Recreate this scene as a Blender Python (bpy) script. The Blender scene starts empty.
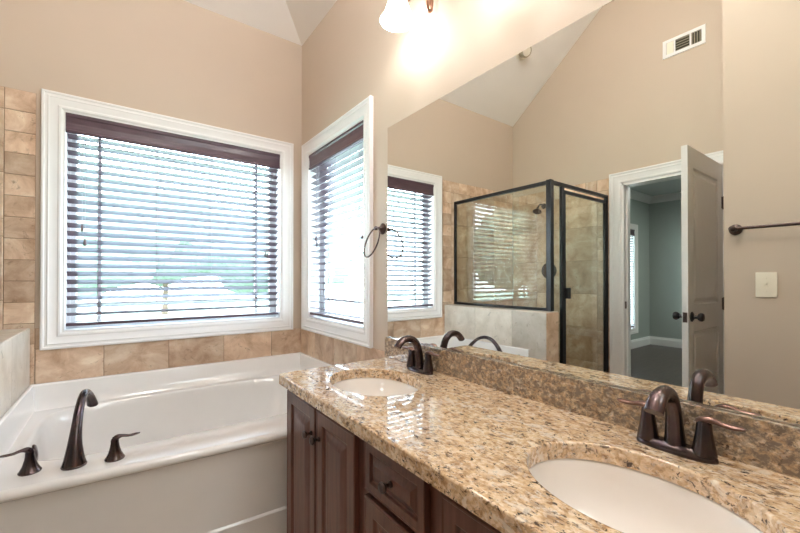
import bpy, bmesh, math, random
from mathutils import Vector, Matrix, geometry
random.seed(7)
PI = math.pi
S = bpy.context.scene
COL = S.collection

# ------------------------------------------------------------------ camera, sky, lights, exposure
CAM_H = 1.25
cd = bpy.data.cameras.new('camera')
cam = bpy.data.objects.new('camera', cd); COL.objects.link(cam)
F_PX = 376.27
cd.sensor_width = 36.0; cd.lens = F_PX * 36.0 / 800.0
cd.shift_y = (276.27 - 266.5) / 800.0
cd.clip_start = 0.01
cam.location = (0, 0, CAM_H)
cam.rotation_euler = (math.radians(90 + 0.364), 0, math.radians(-36.478))
S.camera = cam

w = bpy.data.worlds.new('sky'); S.world = w; w.use_nodes = True
wn = w.node_tree.nodes; wl = w.node_tree.links
bg = wn['Background']
tc = wn.new('ShaderNodeTexCoord'); sp = wn.new('ShaderNodeSeparateXYZ'); cr = wn.new('ShaderNodeValToRGB')
wl.new(tc.outputs['Generated'], sp.inputs[0]); wl.new(sp.outputs['Z'], cr.inputs[0]); wl.new(cr.outputs[0], bg.inputs[0])
cr.color_ramp.elements[0].position = 0.0; cr.color_ramp.elements[0].color = (0.62, 0.70, 0.80, 1)
cr.color_ramp.elements[1].position = 0.7; cr.color_ramp.elements[1].color = (0.66, 0.82, 1.0, 1)
bg.inputs[1].default_value = 20.0

S.view_settings.view_transform = 'Standard'; S.view_settings.look = 'None'
S.view_settings.gamma = 1.0; S.view_settings.exposure = 0.76; S.view_settings.use_curve_mapping = False
S.cycles.use_denoising = True
S.cycles.max_bounces = 14; S.cycles.diffuse_bounces = 6; S.cycles.glossy_bounces = 8
S.cycles.transmission_bounces = 10; S.cycles.transparent_max_bounces = 24
S.cycles.sample_clamp_indirect = 8.0
S.cycles.caustics_reflective = False; S.cycles.caustics_refractive = False

def area(name, loc, size, power, color, aim=None, sy=None):
    d = bpy.data.lights.new(name, 'AREA'); d.energy = power; d.color = color; d.size = size
    if sy: d.shape = 'RECTANGLE'; d.size_y = sy
    o = bpy.data.objects.new(name, d); COL.objects.link(o); o.location = loc
    if aim is not None:
        o.rotation_euler = (Vector(aim) - Vector(loc)).to_track_quat('-Z', 'Y').to_euler()
    return o
def portal(name, loc, sx, sy, aim):
    o = area(name, loc, sx, 1.0, (1, 1, 1), aim, sy); o.data.cycles.is_portal = True; return o
portal('daylight_back_window', (0.34, 2.98, 1.57), 1.25, 1.25, (0.34, 0, 1.57))
portal('daylight_side_window', (1.32, 2.23, 1.56), 0.85, 1.25, (0, 2.23, 1.56))
portal('daylight_bedroom_window', (-5.0, 3.16, 1.3), 0.9, 2.0, (-5.0, 0, 1.3))
# added fill lights with no fixture, unseen behind the camera and in the bedroom
area('hall_fill_light', (0.80, -0.60, 2.6), 0.6, 6.5, (0.84, 0.97, 1.0), (-0.19, 0.4, 1.1))
area('bedroom_fill_light', (-4.6, 0.9, 2.7), 0.6, 27, (0.95, 1.0, 0.95), (-4.6, 1.0, 0))

# ------------------------------------------------------------------ materials
def nt(name):
    m = bpy.data.materials.new(name); m.use_nodes = True
    return m, m.node_tree.nodes, m.node_tree.links, m.node_tree.nodes['Principled BSDF']
def coords(n, l, scale=(1, 1, 1), kind='Object'):
    t = n.new('ShaderNodeTexCoord'); mp = n.new('ShaderNodeMapping'); mp.inputs['Scale'].default_value = scale
    l.new(t.outputs[kind], mp.inputs[0]); return mp.outputs[0]
def noise(n, l, vec, scale, detail=4, rough=0.55, dist=0.0):
    t = n.new('ShaderNodeTexNoise'); t.inputs['Scale'].default_value = scale; t.inputs['Detail'].default_value = detail
    t.inputs['Roughness'].default_value = rough; t.inputs['Distortion'].default_value = dist
    if vec is not None: l.new(vec, t.inputs['Vector'])
    return t.outputs['Fac']
def ramp(n, l, fac, stops):
    r = n.new('ShaderNodeValToRGB'); e = r.color_ramp.elements
    while len(e) < len(stops): e.new(0.5)
    for q, (p, c) in zip(e, stops):
        q.position = p; q.color = (*c, 1) if len(c) == 3 else c
    l.new(fac, r.inputs[0]); return r.outputs[0]
def mixc(n, l, fac, a, b, mode='MIX'):
    m = n.new('ShaderNodeMix'); m.data_type = 'RGBA'; m.blend_type = mode
    for v, i in ((fac, 0), (a, 6), (b, 7)):
        if isinstance(v, (int, float)): m.inputs[i].default_value = v
        elif isinstance(v, tuple): m.inputs[i].default_value = (*v, 1)
        else: l.new(v, m.inputs[i])
    return m.outputs[2]
def bump(n, l, b, h, strength=0.2, dist=0.002):
    k = n.new('ShaderNodeBump'); k.inputs['Strength'].default_value = strength; k.inputs['Distance'].default_value = dist
    l.new(h, k.inputs['Height']); l.new(k.outputs[0], b.inputs['Normal'])
def simple(name, col, rough=0.5, metal=0.0, var=0.04, scale=12, coat=0.0, bmp=0.0, bscale=200):
    m, n, l, b = nt(name)
    v = coords(n, l); f = noise(n, l, v, scale)
    a = tuple(max(0, c * (1 - var)) for c in col); c2 = tuple(min(1, c * (1 + var)) for c in col)
    l.new(ramp(n, l, f, [(0.3, a), (0.7, c2)]), b.inputs['Base Color'])
    b.inputs['Roughness'].default_value = rough; b.inputs['Metallic'].default_value = metal
    b.inputs['Coat Weight'].default_value = coat; b.inputs['Coat Roughness'].default_value = 0.08
    if bmp: bump(n, l, b, noise(n, l, v, bscale, 2), bmp, 0.001)
    return m

M = {}
M['paint'] = simple('beige_wall_paint', (0.575, 0.478, 0.382), 0.65, var=0.015, scale=3, bmp=0.12, bscale=260)
M['ceil'] = simple('ceiling_paint', (0.86, 0.83, 0.79), 0.8, var=0.01, scale=3)
M['trim'] = simple('white_trim_paint', (0.86, 0.85, 0.84), 0.32, var=0.01)
M['acrylic'] = simple('white_acrylic', (0.84, 0.83, 0.82), 0.16, var=0.01, coat=0.5)
M['porcelain'] = simple('sink_porcelain', (0.88, 0.83, 0.78), 0.12, var=0.01, coat=0.5)
M['blackmetal'] = simple('black_bronze_frame', (0.035, 0.033, 0.035), 0.3, 0.7, var=0.1)
M['darkbronze'] = simple('dark_bronze', (0.09, 0.065, 0.06), 0.32, 0.9, var=0.2, scale=30)
M['plate'] = simple('ivory_plastic', (0.88, 0.82, 0.68), 0.35, var=0.01)
M['dark'] = simple('dark_recess', (0.05, 0.045, 0.03), 0.8)
M['ventgrey'] = simple('vent_louvre_paint', (0.40, 0.36, 0.27), 0.6)
M['bedwall'] = simple('grey_green_wall_paint', (0.40, 0.44, 0.41), 0.7, var=0.01)
M['bedceil'] = simple('bedroom_ceiling_paint', (0.62, 0.66, 0.64), 0.8, var=0.01)
M['cord'] = simple('blind_cord', (0.22, 0.18, 0.20), 0.8)
M['sash'] = simple('vinyl_sash', (0.72, 0.74, 0.76), 0.4, var=0.01)
M['doorpaint'] = simple('door_paint', (0.70, 0.69, 0.67), 0.35, var=0.01)

def bronze():
    m, n, l, b = nt('oil_rubbed_bronze')
    v = coords(n, l)
    f = noise(n, l, v, 9, 3)
    lw = n.new('ShaderNodeTexNoise'); lw.inputs['Scale'].default_value = 45; l.new(v, lw.inputs['Vector'])
    c = ramp(n, l, f, [(0.35, (0.065, 0.050, 0.055)), (0.6, (0.10, 0.070, 0.066)), (0.78, (0.17, 0.10, 0.08))])
    l.new(mixc(n, l, 0.25, c, lw.outputs['Color'], 'SOFT_LIGHT'), b.inputs['Base Color'])
    b.inputs['Metallic'].default_value = 0.95; b.inputs['Roughness'].default_value = 0.27
    return m
M['bronze'] = bronze()
def copper():
    m, n, l, b = nt('copper_bronze')
    f = noise(n, l, coords(n, l), 14, 3)
    l.new(ramp(n, l, f, [(0.35, (0.34, 0.18, 0.12)), (0.7, (0.55, 0.31, 0.22))]), b.inputs['Base Color'])
    b.inputs['Metallic'].default_value = 0.9; b.inputs['Roughness'].default_value = 0.3
    return m
M['copper'] = copper()

M['warmbronze'] = simple('worn_bronze_lever', (0.17, 0.10, 0.08), 0.30, 0.92, var=0.35, scale=30)
def travertine(name, lo, mid, hi, gloss=0.42):
    m, n, l, b = nt(name)
    v = coords(n, l)
    at = n.new('ShaderNodeAttribute'); at.attribute_name = 'tile'
    off = n.new('ShaderNodeVectorMath'); off.operation = 'MULTIPLY_ADD'
    off.inputs[1].default_value = (9, 7, 11)
    l.new(at.outputs['Color'], off.inputs[0]); l.new(v, off.inputs[2])
    big = noise(n, l, off.outputs[0], 7, 6, 0.62, 0.6)
    vein = noise(n, l, off.outputs[0], 16, 8, 0.7, 1.6)
    sep = n.new('ShaderNodeSeparateColor'); l.new(at.outputs['Color'], sep.inputs[0])
    c = ramp(n, l, big, [(0.30, lo), (0.5, mid), (0.72, hi)])
    c = mixc(n, l, ramp(n, l, vein, [(0.32, (0.7,) * 3), (0.41, (0.0,) * 3)]), c, tuple(x * 0.55 for x in lo))
    val = n.new('ShaderNodeMapRange'); val.inputs['To Min'].default_value = 0.80; val.inputs['To Max'].default_value = 1.14
    l.new(sep.outputs[0], val.inputs['Value'])
    cb = n.new('ShaderNodeCombineColor')
    for k in range(3): l.new(val.outputs[0], cb.inputs[k])
    c = mixc(n, l, 1.0, c, cb.outputs[0], 'MULTIPLY')
    l.new(c, b.inputs['Base Color']); b.inputs['Roughness'].default_value = gloss
    bump(n, l, b, vein, 0.4, 0.002)
    return m
M['tile'] = travertine('travertine_tile', (0.47, 0.30, 0.19), (0.69, 0.50, 0.355), (0.90, 0.77, 0.61))
M['tile_pale'] = travertine('pale_travertine_tile', (0.54, 0.47, 0.38), (0.65, 0.58, 0.49), (0.75, 0.69, 0.61), 0.3)
M['tile_floor'] = travertine('floor_tile', (0.50, 0.40, 0.31), (0.60, 0.49, 0.39), (0.68, 0.58, 0.47), 0.35)
M['grout'] = simple('grout', (0.36, 0.25, 0.17), 0.9)
M['grout_pale'] = simple('pale_grout', (0.50, 0.44, 0.36), 0.9)

def granite(name='polished_granite', dark=False):
    m, n, l, b = nt(name)
    v = coords(n, l, (1.0, 1.0, 1.0))
    vs = n.new('ShaderNodeMapping'); vs.inputs['Scale'].default_value = (1.0, 0.62, 0.8); vs.inputs['Rotation'].default_value = (0, 0, 0.35)
    l.new(v, vs.inputs[0]); vs = vs.outputs[0]
    base = ramp(n, l, noise(n, l, vs, 55, 6, 0.72, 0.3), [(0.36, (0.24, 0.13, 0.065)), (0.44, (0.50, 0.30, 0.15)), (0.52, (0.76, 0.53, 0.31)), (0.64, (0.90, 0.74, 0.52))])
    vo = n.new('ShaderNodeTexVoronoi'); vo.inputs['Scale'].default_value = 170; l.new(vs, vo.inputs['Vector'])
    g = n.new('ShaderNodeSeparateColor'); l.new(vo.outputs['Color'], g.inputs[0])
    base = mixc(n, l, 0.35, base, ramp(n, l, g.outputs[0], [(0.0, (0.30, 0.16, 0.08)), (0.4, (0.68, 0.48, 0.29)), (1.0, (0.95, 0.88, 0.76))]))
    speck = noise(n, l, vs, 85, 5, 0.7, 0.5)
    base = mixc(n, l, ramp(n, l, speck, [(0.0, (1,) * 3), (0.385, (1,) * 3), (0.425, (0,) * 3)]), base, (0.07, 0.042, 0.03))
    sp2 = noise(n, l, vs, 38, 6, 0.75, 0.6)
    base = mixc(n, l, ramp(n, l, sp2, [(0.0, (0.9,) * 3), (0.385, (0.9,) * 3), (0.42, (0,) * 3)]), base, (0.14, 0.085, 0.055))
    pl_ = noise(n, l, vs, 30, 5, 0.7, 0.5)
    base = mixc(n, l, ramp(n, l, pl_, [(0.56, (0,) * 3), (0.62, (0.6,) * 3)]), base, (0.88, 0.80, 0.68))
    if dark:      # backsplash: more brown-grey flakes, and its weaker lighting painted in as darker stone
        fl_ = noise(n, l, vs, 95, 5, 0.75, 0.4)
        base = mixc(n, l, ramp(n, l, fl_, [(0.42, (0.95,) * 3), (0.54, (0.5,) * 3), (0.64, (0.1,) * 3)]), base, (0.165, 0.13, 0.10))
    l.new(base, b.inputs['Base Color'])
    b.inputs['Roughness'].default_value = 0.06; b.inputs['Coat Weight'].default_value = 0.5; b.inputs['Coat Roughness'].default_value = 0.01; b.inputs['Coat IOR'].default_value = 1.5
    return m
M['granite'] = granite()
M['granite_dark'] = granite('brown_shaded_granite', True)

def wood(name, c0, c1, axis='Z', rough=0.3, coat=0.35, s=1.0):
    m, n, l, b = nt(name)
    sc = {'Z': (14, 14, 1.0), 'X': (1.0, 14, 14), 'Y': (14, 1.0, 14)}[axis]
    f = noise(n, l, coords(n, l, sc), 5 * s, 6, 0.6, 0.5)
    l.new(ramp(n, l, f, [(0.3, c0), (0.7, c1)]), b.inputs['Base Color'])
    b.inputs['Roughness'].default_value = rough; b.inputs['Coat Weight'].default_value = coat; b.inputs['Coat Roughness'].default_value = 0.15
    return m
M['cherry'] = wood('dark_cherry_wood', (0.085, 0.030, 0.021), (0.165, 0.064, 0.044), 'Z', 0.36, 0.18)
M['floorwood'] = wood('dark_floor_wood', (0.060, 0.045, 0.038), (0.105, 0.080, 0.068), 'X', 0.45, 0.1)
M['blindwood'] = wood('espresso_blind_wood', (0.060, 0.032, 0.046), (0.095, 0.052, 0.072), 'X', 0.32, 0.25)

def mirror_mat():
    m, n, l, b = nt('silvered_mirror')
    f = noise(n, l, coords(n, l), 2)
    l.new(ramp(n, l, f, [(0, (0.875, 0.88, 0.84)), (1, (0.88, 0.885, 0.845))]), b.inputs['Base Color'])
    b.inputs['Metallic'].default_value = 1; b.inputs['Roughness'].default_value = 0.0
    return m
M['mirror'] = mirror_mat()
def glass(name, tint, refl=1.5, gain=1.0):
    m = bpy.data.materials.new(name); m.use_nodes = True; n = m.node_tree.nodes; l = m.node_tree.links
    n.clear(); o = n.new('ShaderNodeOutputMaterial'); mx = n.new('ShaderNodeMixShader')
    t = n.new('ShaderNodeBsdfTransparent'); g = n.new('ShaderNodeBsdfGlossy'); pass
    t.inputs[0].default_value = (*tint, 1); g.inputs['Roughness'].default_value = 0.0
    f0 = ((refl - 1) / (refl + 1)) ** 2
    geo = n.new('ShaderNodeNewGeometry'); dot = n.new('ShaderNodeVectorMath'); dot.operation = 'DOT_PRODUCT'
    l.new(geo.outputs['Incoming'], dot.inputs[0]); l.new(geo.outputs['Normal'], dot.inputs[1])
    def mth(op, a, b=0.0):
        k = n.new('ShaderNodeMath'); k.operation = op
        for i, v in ((0, a), (1, b)):
            if isinstance(v, (int, float)): k.inputs[i].default_value = v
            else: l.new(v, k.inputs[i])
        return k.outputs[0]
    sch = mth('ADD', mth('MULTIPLY', mth('POWER', mth('SUBTRACT', 1.0, mth('ABSOLUTE', dot.outputs['Value'])), 5.0), 1 - f0), f0)
    l.new(sch, mx.inputs[0]); l.new(t.outputs[0], mx.inputs[1]); l.new(g.outputs[0], mx.inputs[2]); l.new(mx.outputs[0], o.inputs[0])
    return m
M['glass'] = glass('window_glass', (0.97, 0.99, 0.98))
M['showerglass'] = glass('shower_glass', (0.93, 0.96, 0.93), 1.75)
def glow(name, col, st):
    m, n, l, b = nt(name)
    b.inputs['Base Color'].default_value = (0.9, 0.9, 0.88, 1); b.inputs['Roughness'].default_value = 0.4
    b.inputs['Emission Color'].default_value = (*col, 1); b.inputs['Emission Strength'].default_value = st
    return m
M['shade'] = glow('lit_frosted_glass', (1.0, 0.96, 0.93), 6.0)
M['fill_globe'] = glow('fill_globe_glow', (1.0, 0.98, 0.98), 105.0)  # glow of the added pendant that fills the room with light
M['lens'] = glow('lit_lamp_lens', (1.0, 0.93, 0.80), 4.0)
M['lensoff'] = simple('frosted_lens', (0.70, 0.64, 0.54), 0.5)
def grass():
    m, n, l, b = nt('lawn_grass')
    f = noise(n, l, coords(n, l), 1.2, 8)
    l.new(ramp(n, l, f, [(0.3, (0.24, 0.30, 0.23)), (0.7, (0.30, 0.36, 0.28))]), b.inputs['Base Color']); b.inputs['Roughness'].default_value = 0.9
    return m
M['grass'] = grass()
M['leaf'] = simple('tree_foliage', (0.17, 0.22, 0.17), 0.8, var=0.4, scale=6)
M['patio'] = simple('patio_concrete', (0.24, 0.27, 0.30), 0.8, var=0.08, scale=2)
M['bark'] = simple('tree_bark', (0.14, 0.10, 0.07), 0.9, var=0.3)

# ------------------------------------------------------------------ mesh helpers
def obj(name, bm, mat, parent=None, smooth=False, loc=None):
    bmesh.ops.remove_doubles(bm, verts=bm.verts, dist=1e-6)
    bmesh.ops.recalc_face_normals(bm, faces=bm.faces)
    me = bpy.data.meshes.new(name); bm.to_mesh(me); bm.free()
    mats = mat if isinstance(mat, (list, tuple)) else [mat]
    for x in mats: me.materials.append(M[x] if isinstance(x, str) else x)
    o = bpy.data.objects.new(name, me); COL.objects.link(o)
    if parent is not None: o.parent = parent
    if loc is not None: o.location = loc
    if smooth:
        for p in me.polygons: p.use_smooth = True
        if smooth != 'all':
            me.set_sharp_from_angle(angle=math.radians(smooth if smooth is not True else 40))
    return o
def empty(name, loc=(0, 0, 0), rot=(0, 0, 0)):
    o = bpy.data.objects.new(name, None); COL.objects.link(o); o.location = loc; o.rotation_euler = rot
    o.empty_display_size = 0.05; return o
def tag(o, label, cat, group=None):
    o['label'] = label; o['category'] = cat
    if group: o['group'] = group
    return o
def struct(o): o['kind'] = 'structure'; return o
def dup(o, parent=None):
    c = o.copy(); COL.objects.link(c); c.parent = parent
    for ch in list(o.children): dup(ch, c)
    return c

def box(bm, x0, x1, y0, y1, z0, z1, bev=0.0, seg=2):
    t = bmesh.new()
    bmesh.ops.create_cube(t, size=1)
    for v in t.verts:
        v.co = Vector(((x0 + x1) / 2 + v.co.x * (x1 - x0), (y0 + y1) / 2 + v.co.y * (y1 - y0), (z0 + z1) / 2 + v.co.z * (z1 - z0)))
    if bev: bmesh.ops.bevel(t, geom=list(t.edges), offset=bev, segments=seg, affect='EDGES', profile=0.7)
    merge(bm, t)
def merge(bm, t, mtx=None):
    if mtx is not None: bmesh.ops.transform(t, matrix=mtx, verts=t.verts)
    mp = {}
    for v in t.verts: mp[v] = bm.verts.new(v.co)
    for f in t.faces:
        try:
            nf = bm.faces.new([mp[v] for v in f.verts]); nf.material_index = f.material_index; nf.smooth = f.smooth
        except ValueError: pass
    t.free()
def rings(bm, rs, cap0=True, cap1=True, closed=True):
    """rs: list of rings (equal length lists of 3-vectors) skinned together"""
    vs = [[bm.verts.new(p) for p in r] for r in rs]
    n = len(rs[0])
    for a, b in zip(vs, vs[1:]):
        for i in range(n if closed else n - 1):
            j = (i + 1) % n
            try: bm.faces.new((a[i], a[j], b[j], b[i]))
            except ValueError: pass
    if cap0: bm.faces.new(vs[0][::-1])
    if cap1: bm.faces.new(vs[-1])
    return vs
def lathe(bm, prof, seg=32, origin=(0, 0, 0), axis=(0, 0, 1), cap0=True, cap1=True, flute=0, famp=0.0):
    """prof: (radius, height) along axis"""
    q = Vector(axis).to_track_quat('Z', 'Y').to_matrix(); o = Vector(origin)
    rs = []
    for r, h in prof:
        ring = []
        for i in range(seg):
            a = 2 * PI * i / seg
            rr = r * (1 + famp * math.cos(flute * a)) if flute else r
            ring.append(o + q @ Vector((rr * math.cos(a), rr * math.sin(a), h)))
        rs.append(ring)
    rings(bm, rs, cap0, cap1)
def spline(pts, n):
    """Catmull-Rom through tuples of any dimension"""
    P = [pts[0]] + list(pts) + [pts[-1]]; out = []
    m = len(pts) - 1
    for k in range(n + 1):
        t = k / n * m; i = min(int(t), m - 1); u = t - i
        p0, p1, p2, p3 = P[i], P[i + 1], P[i + 2], P[i + 3]
        out.append(tuple(0.5 * ((2 * b) + (-a + c) * u + (2 * a - 5 * b + 4 * c - d) * u * u + (-a + 3 * b - 3 * c + d) * u ** 3) for a, b, c, d in zip(p0, p1, p2, p3)))
    return out
def tube(bm, pts, rad, seg=16, flat=None, up=(0, 0, 1), caps=True):
    """pts: points; rad: radius or list; flat: list of scale in the 'up-ish' direction"""
    pts = [Vector(p[:3]) for p in pts]; n = len(pts)
    rad = rad if isinstance(rad, (list, tuple)) else [rad] * n
    flat = flat if flat is not None else [1.0] * n
    t0 = (pts[1] - pts[0]).normalized()
    u = Vector(up); u = (u - t0 * u.dot(t0))
    if u.length < 1e-3: u = Vector((1, 0, 0)) - t0 * t0.x
    u.normalize(); rs = []
    for i in range(n):
        t = (pts[min(i + 1, n - 1)] - pts[max(i - 1, 0)]).normalized()
        u = (u - t * u.dot(t)).normalized(); s = t.cross(u)
        rs.append([pts[i] + (s * math.cos(2 * PI * k / seg) + u * math.sin(2 * PI * k / seg) * flat[i]) * rad[i] for k in range(seg)])
    rings(bm, rs, caps, caps)
def sweep_frame(bm, rect, prof, mp, back=True):
    """profile (inset from the rectangle's edge, height) swept around a rectangle, mitred; mp maps (u,v,w)"""
    u0, u1, v0, v1 = rect; rs = []
    for d, h in prof:
        rs.append([Vector(mp(*p, h)) for p in ((u0 + d, v0 + d), (u1 - d, v0 + d), (u1 - d, v1 - d), (u0 + d, v1 - d))])
    rings(bm, rs, False, False)
def panel_face(bm, rect, prof, mp):
    """as sweep_frame, with the last ring filled"""
    u0, u1, v0, v1 = rect; rs = []
    for d, h in prof:
        rs.append([Vector(mp(*p, h)) for p in ((u0 + d, v0 + d), (u1 - d, v0 + d), (u1 - d, v1 - d), (u0 + d, v1 - d))])
    rings(bm, rs, False, True)
def plate(bm, outer, holes, mp, h0, h1, edge=0.0, oedge=None):
    """flat polygon with holes extruded from h0 to h1; edge rounds the h1 side of all loops"""
    def inset(loop, d, hole):
        n = len(loop); out = []
        for i in range(n):
            a, b, c = Vector(loop[i - 1]), Vector(loop[i]), Vector(loop[(i + 1) % n])
            n1 = (b - a).normalized(); n2 = (c - b).normalized()
            p1 = Vector((-n1.y, n1.x)); p2 = Vector((-n2.y, n2.x))
            m = (p1 + p2); m = m / max(0.3, m.length) / max(0.4, (m.normalized()).dot(p1)) if m.length > 1e-6 else p1
            out.append(tuple(b + m * d))
        return out
    loops = [list(outer)] + [list(h) for h in holes]
    for k, lp in enumerate(loops):
        A = sum(lp[i][0] * lp[(i + 1) % len(lp)][1] - lp[(i + 1) % len(lp)][0] * lp[i][1] for i in range(len(lp)))
        want = (k == 0)
        if (A > 0) != want: loops[k] = lp[::-1]          # outer ccw, holes cw -> material always on the left
    steps = [(0.0, h0), (0.0, h1)]
    if edge:
        sg = 1 if h1 > h0 else -1
        steps = [(0.0, h0)] + [(edge * (1 - math.cos(a)), h1 - sg * edge * (1 - math.sin(a))) for a in [PI / 2 * k / 4 for k in range(5)]]
    for lp in loops:
        rs = [[Vector(mp(*p, h)) for p in (inset(lp, d, False) if d else lp)] for d, h in steps]
        rings(bm, rs, False, False)
    for d, h in (steps[0], steps[-1]):
        vs = []; es = []; fs = []
        for lp in loops:
            q = inset(lp, d, False) if d else lp; s = len(vs)
            vs += [Vector(p) for p in q]; es += [(s + i, s + (i + 1) % len(q)) for i in range(len(q))]
            fs.append([s + i for i in range(len(q))])
        r = geometry.delaunay_2d_cdt(vs, es, [], 0, 1e-6)
        bv = [bm.verts.new(mp(p.x, p.y, h)) for p in r[0]]
        for f in r[2]:
            c = sum((r[0][i] for i in f), Vector((0, 0))) / len(f)
            if inside(c, [vs[i] for i in fs[0]]) and not any(inside(c, [vs[i] for i in g]) for g in fs[1:]):
                bm.faces.new([bv[i] for i in f])
def inside(p, poly):
    r = False; n = len(poly)
    for i in range(n):
        a, b = poly[i], poly[(i + 1) % n]
        if (a[1] > p[1]) != (b[1] > p[1]) and p[0] < (b[0] - a[0]) * (p[1] - a[1]) / (b[1] - a[1]) + a[0]: r = not r
    return r
def rect(a0, a1, b0, b1): return [(a0, b0), (a1, b0), (a1, b1), (a0, b1)]
def ellipse(cx, cy, rx, ry, n=64): return [(cx + rx * math.cos(2 * PI * i / n), cy + ry * math.sin(2 * PI * i / n)) for i in range(n)]
def tiles(name, cells, mp, mat, groutmat, thick=0.010, gap=0.003, kind=True):
    """cells: list of (u0,u1,v0,v1); one mesh with bevelled tiles over a grout bed; each tile has its own colour attribute"""
    bm = bmesh.new(); cols = []
    for (u0, u1, v0, v1) in cells:
        g = gap / 2
        t = bmesh.new()
        b = 0.0018
        rs = [[Vector(mp(x, y, h)) for x, y in rect(u0 + g + d, u1 - g - d, v0 + g + d, v1 - g - d)] for d, h in ((0, 0.001), (0, thick - b), (b, thick))]
        rings(t, rs, False, True); nf = len(t.faces); merge(bm, t)
        c = (random.random(), random.random(), random.random(), 1); cols += [c] * nf
    nf0 = len(bm.faces)
    U0 = min(c[0] for c in cells)
    for (u0, u1, v0, v1) in cells:
        f = bm.faces.new([bm.verts.new(mp(*p, thick - 0.0035)) for p in rect(u0, u1, v0, v1)]); f.material_index = 1
        cols.append((0, 0, 0, 1))
    me = bpy.data.meshes.new(name); bm.to_mesh(me); bm.free()
    me.materials.append(M[mat]); me.materials.append(M[groutmat])
    ca = me.color_attributes.new('tile', 'FLOAT_COLOR', 'CORNER')
    for p, c in zip(me.polygons, cols):
        for li in p.loop_indices: ca.data[li].color = c
    o = bpy.data.objects.new(name, me); COL.objects.link(o)
    if kind: struct(o)
    return o

# ------------------------------------------------------------------ room dimensions (metres; camera stands at x=0, y=0)
XR = 1.11        # mirror wall
YB = 2.7735      # back wall with the large window
XL = -1.50       # left wall with the door
XT = -0.19       # towel bar wall
YT = 0.544       # its corner
YF = -1.30       # wall behind the camera
ZC = 3.045; ZT = 4.20; SA = 0.80; SB = 0.77
WT = 0.13

# walls
def wall_xz(name, y0, y1, outer, holes, mat='paint'):
    bm = bmesh.new(); plate(bm, outer, holes, lambda u, v, h: (u, h, v), y0, y1); return struct(obj(name, bm, mat))
def wall_yz(name, x0, x1, outer, holes, mat='paint'):
    bm = bmesh.new(); plate(bm, outer, holes, lambda u, v, h: (h, u, v), x0, x1); return struct(obj(name, bm, mat))
WB = (-0.261, 0.948, 0.957, 2.178)     # back window opening (x, z)
WS = (1.838, 2.632, 0.960, 2.165)      # side window opening (y, z)
DO = (0.84, 1.570, 0.0, 2.125)           # door opening (y, z)
wall_xz('wall_back', YB, YB + WT, rect(XL - .12, XR + WT, 0, ZC), [rect(*WB)])
wall_yz('wall_right', XR, XR + WT, rect(YF - .1, YB, 0, ZC), [rect(*WS)])
ya = YB - (ZT - ZC) / SA
wall_yz('wall_left', XL - 0.12, XL, [(YT - .1, 0), (DO[0], 0), (DO[0], DO[3]), (DO[1], DO[3]), (DO[1], 0), (YB, 0), (YB, ZC), (ya, ZT), (YT - .1, ZT)], [])
bm = bmesh.new(); box(bm, XL, XT, YT - .1, YT, 0, ZT); box(bm, XT - .1, XT, YF, YT - .1, 0, ZT); struct(obj('wall_towel_side', bm, 'paint'))
bm = bmesh.new()
plate(bm, [(XT - .1, 0), (XR, 0), (XR, ZC), (XR - (ZT - ZC) / SB, ZT), (XT - .1, ZT)], [], lambda u, v, h: (u, h, v), YF - .1, YF)
struct(obj('wall_front', bm, 'paint'))
# ceiling: slopes up from the back wall and from the mirror wall, meeting in a hip, to a flat top
bm = bmesh.new()
xb = XR - (ZT - ZC) / SB
def quad(*p):
    bm.faces.new([bm.verts.new(q) for q in p])
quad((XR, YB, ZC), (xb, ya, ZT), (XL, ya, ZT), (XL, YB, ZC))
quad((XR, YB, ZC), (XR, YF, ZC), (xb, YF, ZT), (xb, ya, ZT))
quad((xb, ya, ZT), (xb, YF, ZT), (XL, YF, ZT), (XL, ya, ZT))
ceil = struct(obj('ceiling', bm, 'ceil'))
sm = ceil.modifiers.new('thickness', 'SOLIDIFY'); sm.thickness = 0.1; sm.offset = 1
# floor
bm = bmesh.new(); box(bm, XL - .12, XR + WT, YF - .1, YB + WT, -0.12, -0.011); struct(obj('floor_slab', bm, 'grout'))
cells = []
for i in range(10):
    for j in range(12):
        x0 = XL + i * .33; y0 = YF + j * .33
        x1 = min(x0 + .33, XR); y1 = min(y0 + .33, YB)
        if x1 - x0 > .02 and y1 - y0 > .02: cells.append((x0, x1, y0, y1))
tiles('floor', cells, lambda u, v, h: (u, v, h - .010), 'tile_floor', 'grout_pale')

# ------------------------------------------------------------------ wall tile
mb = lambda u, v, h: (u, YB - h, v)
cells = []
xs = [-0.402, -0.082, 0.238, 0.558, 0.878, XR]
xs[0] = -0.3695
for a, b in zip(xs, xs[1:]): cells.append((a, b, 0.60, 0.874))
cells.append((-0.371, -0.3505, 0.874, 0.985))
tiles('wall_back_tile', cells, mb, 'tile', 'grout')
mr = lambda u, v, h: (XR - h, u, v)
ys = [1.585, 1.61, 1.91, 2.208, 2.506, YB - .011]
tiles('wall_right_tile', [(a, b, 0.60, 0.872) for a, b in zip(ys, ys[1:])], mr, 'tile', 'grout')
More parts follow.
